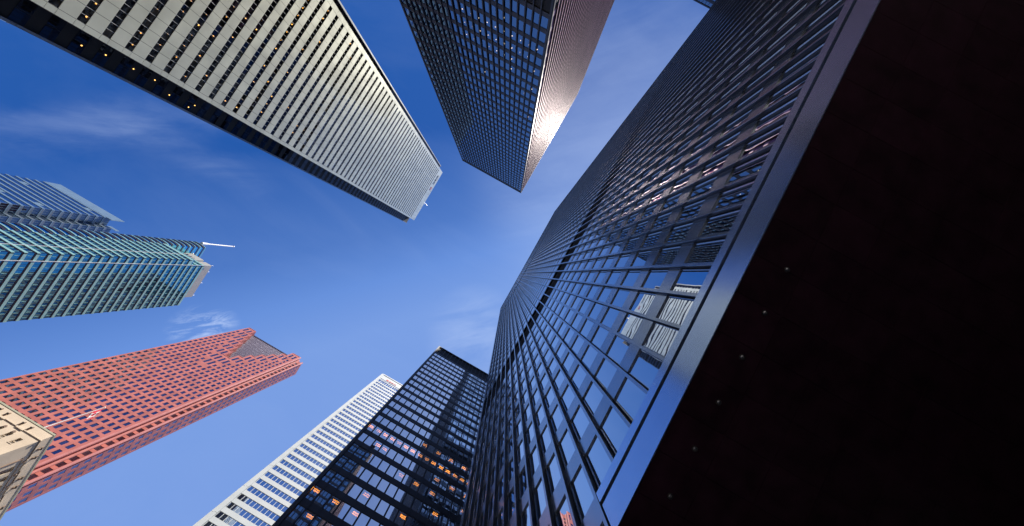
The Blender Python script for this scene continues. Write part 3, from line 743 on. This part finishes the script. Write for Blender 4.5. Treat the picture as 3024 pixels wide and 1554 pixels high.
# -Y wall with window openings: u runs away from the corner
win_u = [1.7, 3.55, 5.4, 7.25, 9.1, 10.95, 12.8, 14.65, 16.5]
win_z = [(55.7, 57.0)] + [(55.7-3.4*(i+1), 57.3-3.4*(i+1)+.3) for i in range(15)]; win_z.sort()
def stone_face(f, us, L_, w_, u0, zt):
    p = u0
    for u in us:
        wl.box(f, p, u-w_/2, -.6, 0, GZ, zt); p = u+w_/2; q = GZ
        for (a, b) in win_z:
            if a < 1: continue
            wl.box(f, u-w_/2, u+w_/2, -.6, -.004, q, a); q = b; cells.append((f, u-w_/2, u+w_/2, a, b))
        wl.box(f, u-w_/2, u+w_/2, -.6, -.004, q, zt)
    wl.box(f, p, L_, -.6, 0, GZ, zt)
stone_face(fy_, win_u, 24, .62, 0.0, 57.95)
wl.build('wall', LIME, LB)
def swin(mb, c):
    f, u0, u1, z0, z1 = c
    mb.pane(f, u0, u1, -.3, z0, z1, 1); m = (z0+z1)/2
    mb.box(f, u0, u1, -.33, -.22, m-.05, m+.05, 0); mb.box(f, u0-.08, u1+.08, -.2, .04, z0-.1, z0, 0)
spread(LB, 'window', cells, swin, [LIME, WGLASS])
# +X wall: tall recessed bays under a moulded head
wx = MB(); bays = [4.2+1.62*i for i in range(14)]; p = 0.02
for b in bays:
    wx.box(fx_, p, b-.45, -.6, -.003, GZ, 56.9); p = b+.45
    wx.box(fx_, b-.45, b+.45, -.7, -.32, GZ, 56.9)
    for z in range(1, 16): wx.box(fx_, b-.45, b+.45, -.299, -.15, 56.9-3.4*z-.5, 56.9-3.4*z)
wx.box(fx_, p, 30, -.6, -.003, GZ, 56.9); wx.box(fx_, 0.02, 30, -.6, -.003, 56.9, 58.05)
wx.build('side_wall', LIME, LB)
rc = MB()
for b in bays: rc.box(fx_, b-.44, b+.44, -.319, -.30, 5, 56.3)
rc.build('bay_recess', paint('recess_stone', (.46, .34, .27), .9, 0, .2, .8, .2), LB)
hm = MB(); hm.box(fx_, 2.7, 30, 0, .08, 57.30, 57.38); hm.box(fx_, 2.7, 2.86, 0, .14, 30, 57.27); hm.build('moulding', LIMED, LB)
# parapet, stepped string course, coping
MB().box(ID, LX-25, LX+.02, LY-.02, LY+31, 58.2, LH-.28).build('parapet', LIME, LB)
st = MB()
for (a, b, d) in ((-.2, 3.3, 0), (3.3, 4.6, .12), (4.6, 6.9, 0), (6.9, 8.2, .12), (8.2, 10.5, 0), (10.5, 11.8, .12), (11.8, 24, 0)):
    st.box(fy_, a, b-.002, -.3, .09+d*.3, 58.06-d*1.3, 58.199)
for (a, b, d) in ((-.2+.0, 3.0, 0), (3.0, 4.1, .12), (4.1, 5.0, .2), (5.0, 7.3, 0), (7.3, 8.4, .12), (8.4, 9.3, .2), (9.3, 11.6, 0), (11.6, 12.7, .12), (12.7, 30, 0)):
    st.box(fx_, a+.2, b-.002+.2, -.3, .095+d*.3, 58.10-d*1.3, 58.199)
st.build('string_course', LIME, LB)
sh = MB(); sh.box(fy_, -.05, 24, -.2, .05, 57.955, 57.99); sh.box(fx_, .1, 30, -.2, .05, 57.955, 57.99); sh.build('string_course_joint', LIMED, LB)
MB().box(ID, LX-25.2, LX+.07, LY-.07, LY+31, LH-.28, LH).build('coping', paint('coping_lead', (.50, .50, .38), .7, 0, .1), LB)
def garg(f, u, z):
    mb = MB(); o_ = f
    prof = [(.0, .16, .30, z-.42, z-.30), (.0, .30, .24, z-.30, z-.12), (.0, .36, .16, z-.12, z+.1), (.0, .22, .22, z+.1, z+.28), (0, .12, .14, z+.28, z+.42)]
    for (n0, n1, hw, a, b) in prof: mb.box(o_, u-hw*.7, u+hw*.6, .022, .022+n1*.5, a, b, 0)
    mb.box(o_, u-.18, u-.04, .05, .30, z-.08, z+.02, 1); mb.box(o_, u+.05, u+.17, .05, .28, z-.04, z+.06, 1); mb.box(o_, u-.06, u+.06, .1, .33, z-.2, z-.1, 1)
    mb.build('carved_head', [LIMED, IRON], LB)
for u in (3.2, 4.8, 7.9, 9.4, 12.5, 14.0): garg(fy_, u, 58.85)
for u in (1.9, 3.5, 7.2, 8.8, 12.5, 14.1, 17.8, 19.4): garg(fx_, u, 58.95)
for u in (3.7, 5.4, 8.4, 10.1): 
    mb = MB(); mb.tube(fy_.p(u, 0, 57.25), fy_.p(u, .1, 57.25), .27, .2, 16); mb.build('medallion', LIMED, LB)
for u in (3.6, 5.9, 8.0, 10.3, 12.4):
    mb = MB(); mb.tube(fx_.p(u, 0, 57.75), fx_.p(u, .14, 57.75), .2, .14, 14); mb.build('medallion', LIMED, LB)

# flagpole on that roof
FPX, FPY = -56.1, 61.75
FP_ = thing('flagpole', 'white flagpole with a red and white flag on the cream building roof', 'flagpole', (FPX, FPY, 59.7))
mb = MB(); mb.tube((FPX, FPY, 59.7), (FPX, FPY, 68.9), .085, .05, 12); mb.build('pole', WHITE, FP_)
mb = MB(); mb.tube((FPX, FPY, 68.9), (FPX, FPY, 69.1), .11, .05, 12); mb.build('finial', PALE, FP_)
fl = MB(); nu, nz = 24, 16; fw_, fh_ = 3.1, 1.55
def fpnt(i, j):
    u = i/nu; v = j/nz; x = u*fw_*.44
    dr = -1.5*u**1.05*1.5; wv = .16*math.sin(u*9+v*2.2)*u**.6+.07*math.sin(u*21+v*5)
    return Vector((FPX+.08+x*.75, FPY+.1+wv+x*.35, 68.7-v*fh_*(1-.25*u)+dr))
for j in range(nz+1):
    for i in range(nu+1): fl.v.append(fpnt(i, j))
def leaf(u, v):            # maple-leaf-like blot on the white field
    du, dv = (u-.5)/.16, (v-.5)/.36
    r_ = math.hypot(du, dv); a = math.atan2(du, -dv)
    return r_ < .55+.28*abs(math.cos(a*2.5)) or (abs(du) < .12 and 0 < dv < 1.1)
for j in range(nz):
    for i in range(nu):
        b = j*(nu+1)+i; fl.f.append((b, b+1, b+nu+2, b+nu+1)); u = (i+.5)/nu; v = (j+.5)/nz
        fl.m.append(0 if u < .25 or u > .75 or leaf(u, v) else 1)
fo = fl.build('flag', [paint('flag_red', (.75, .02, .07), .7), paint('flag_white', (.82, .82, .84), .7)], FP_)
fo.data.polygons.foreach_set('use_smooth', [True]*len(fo.data.polygons))
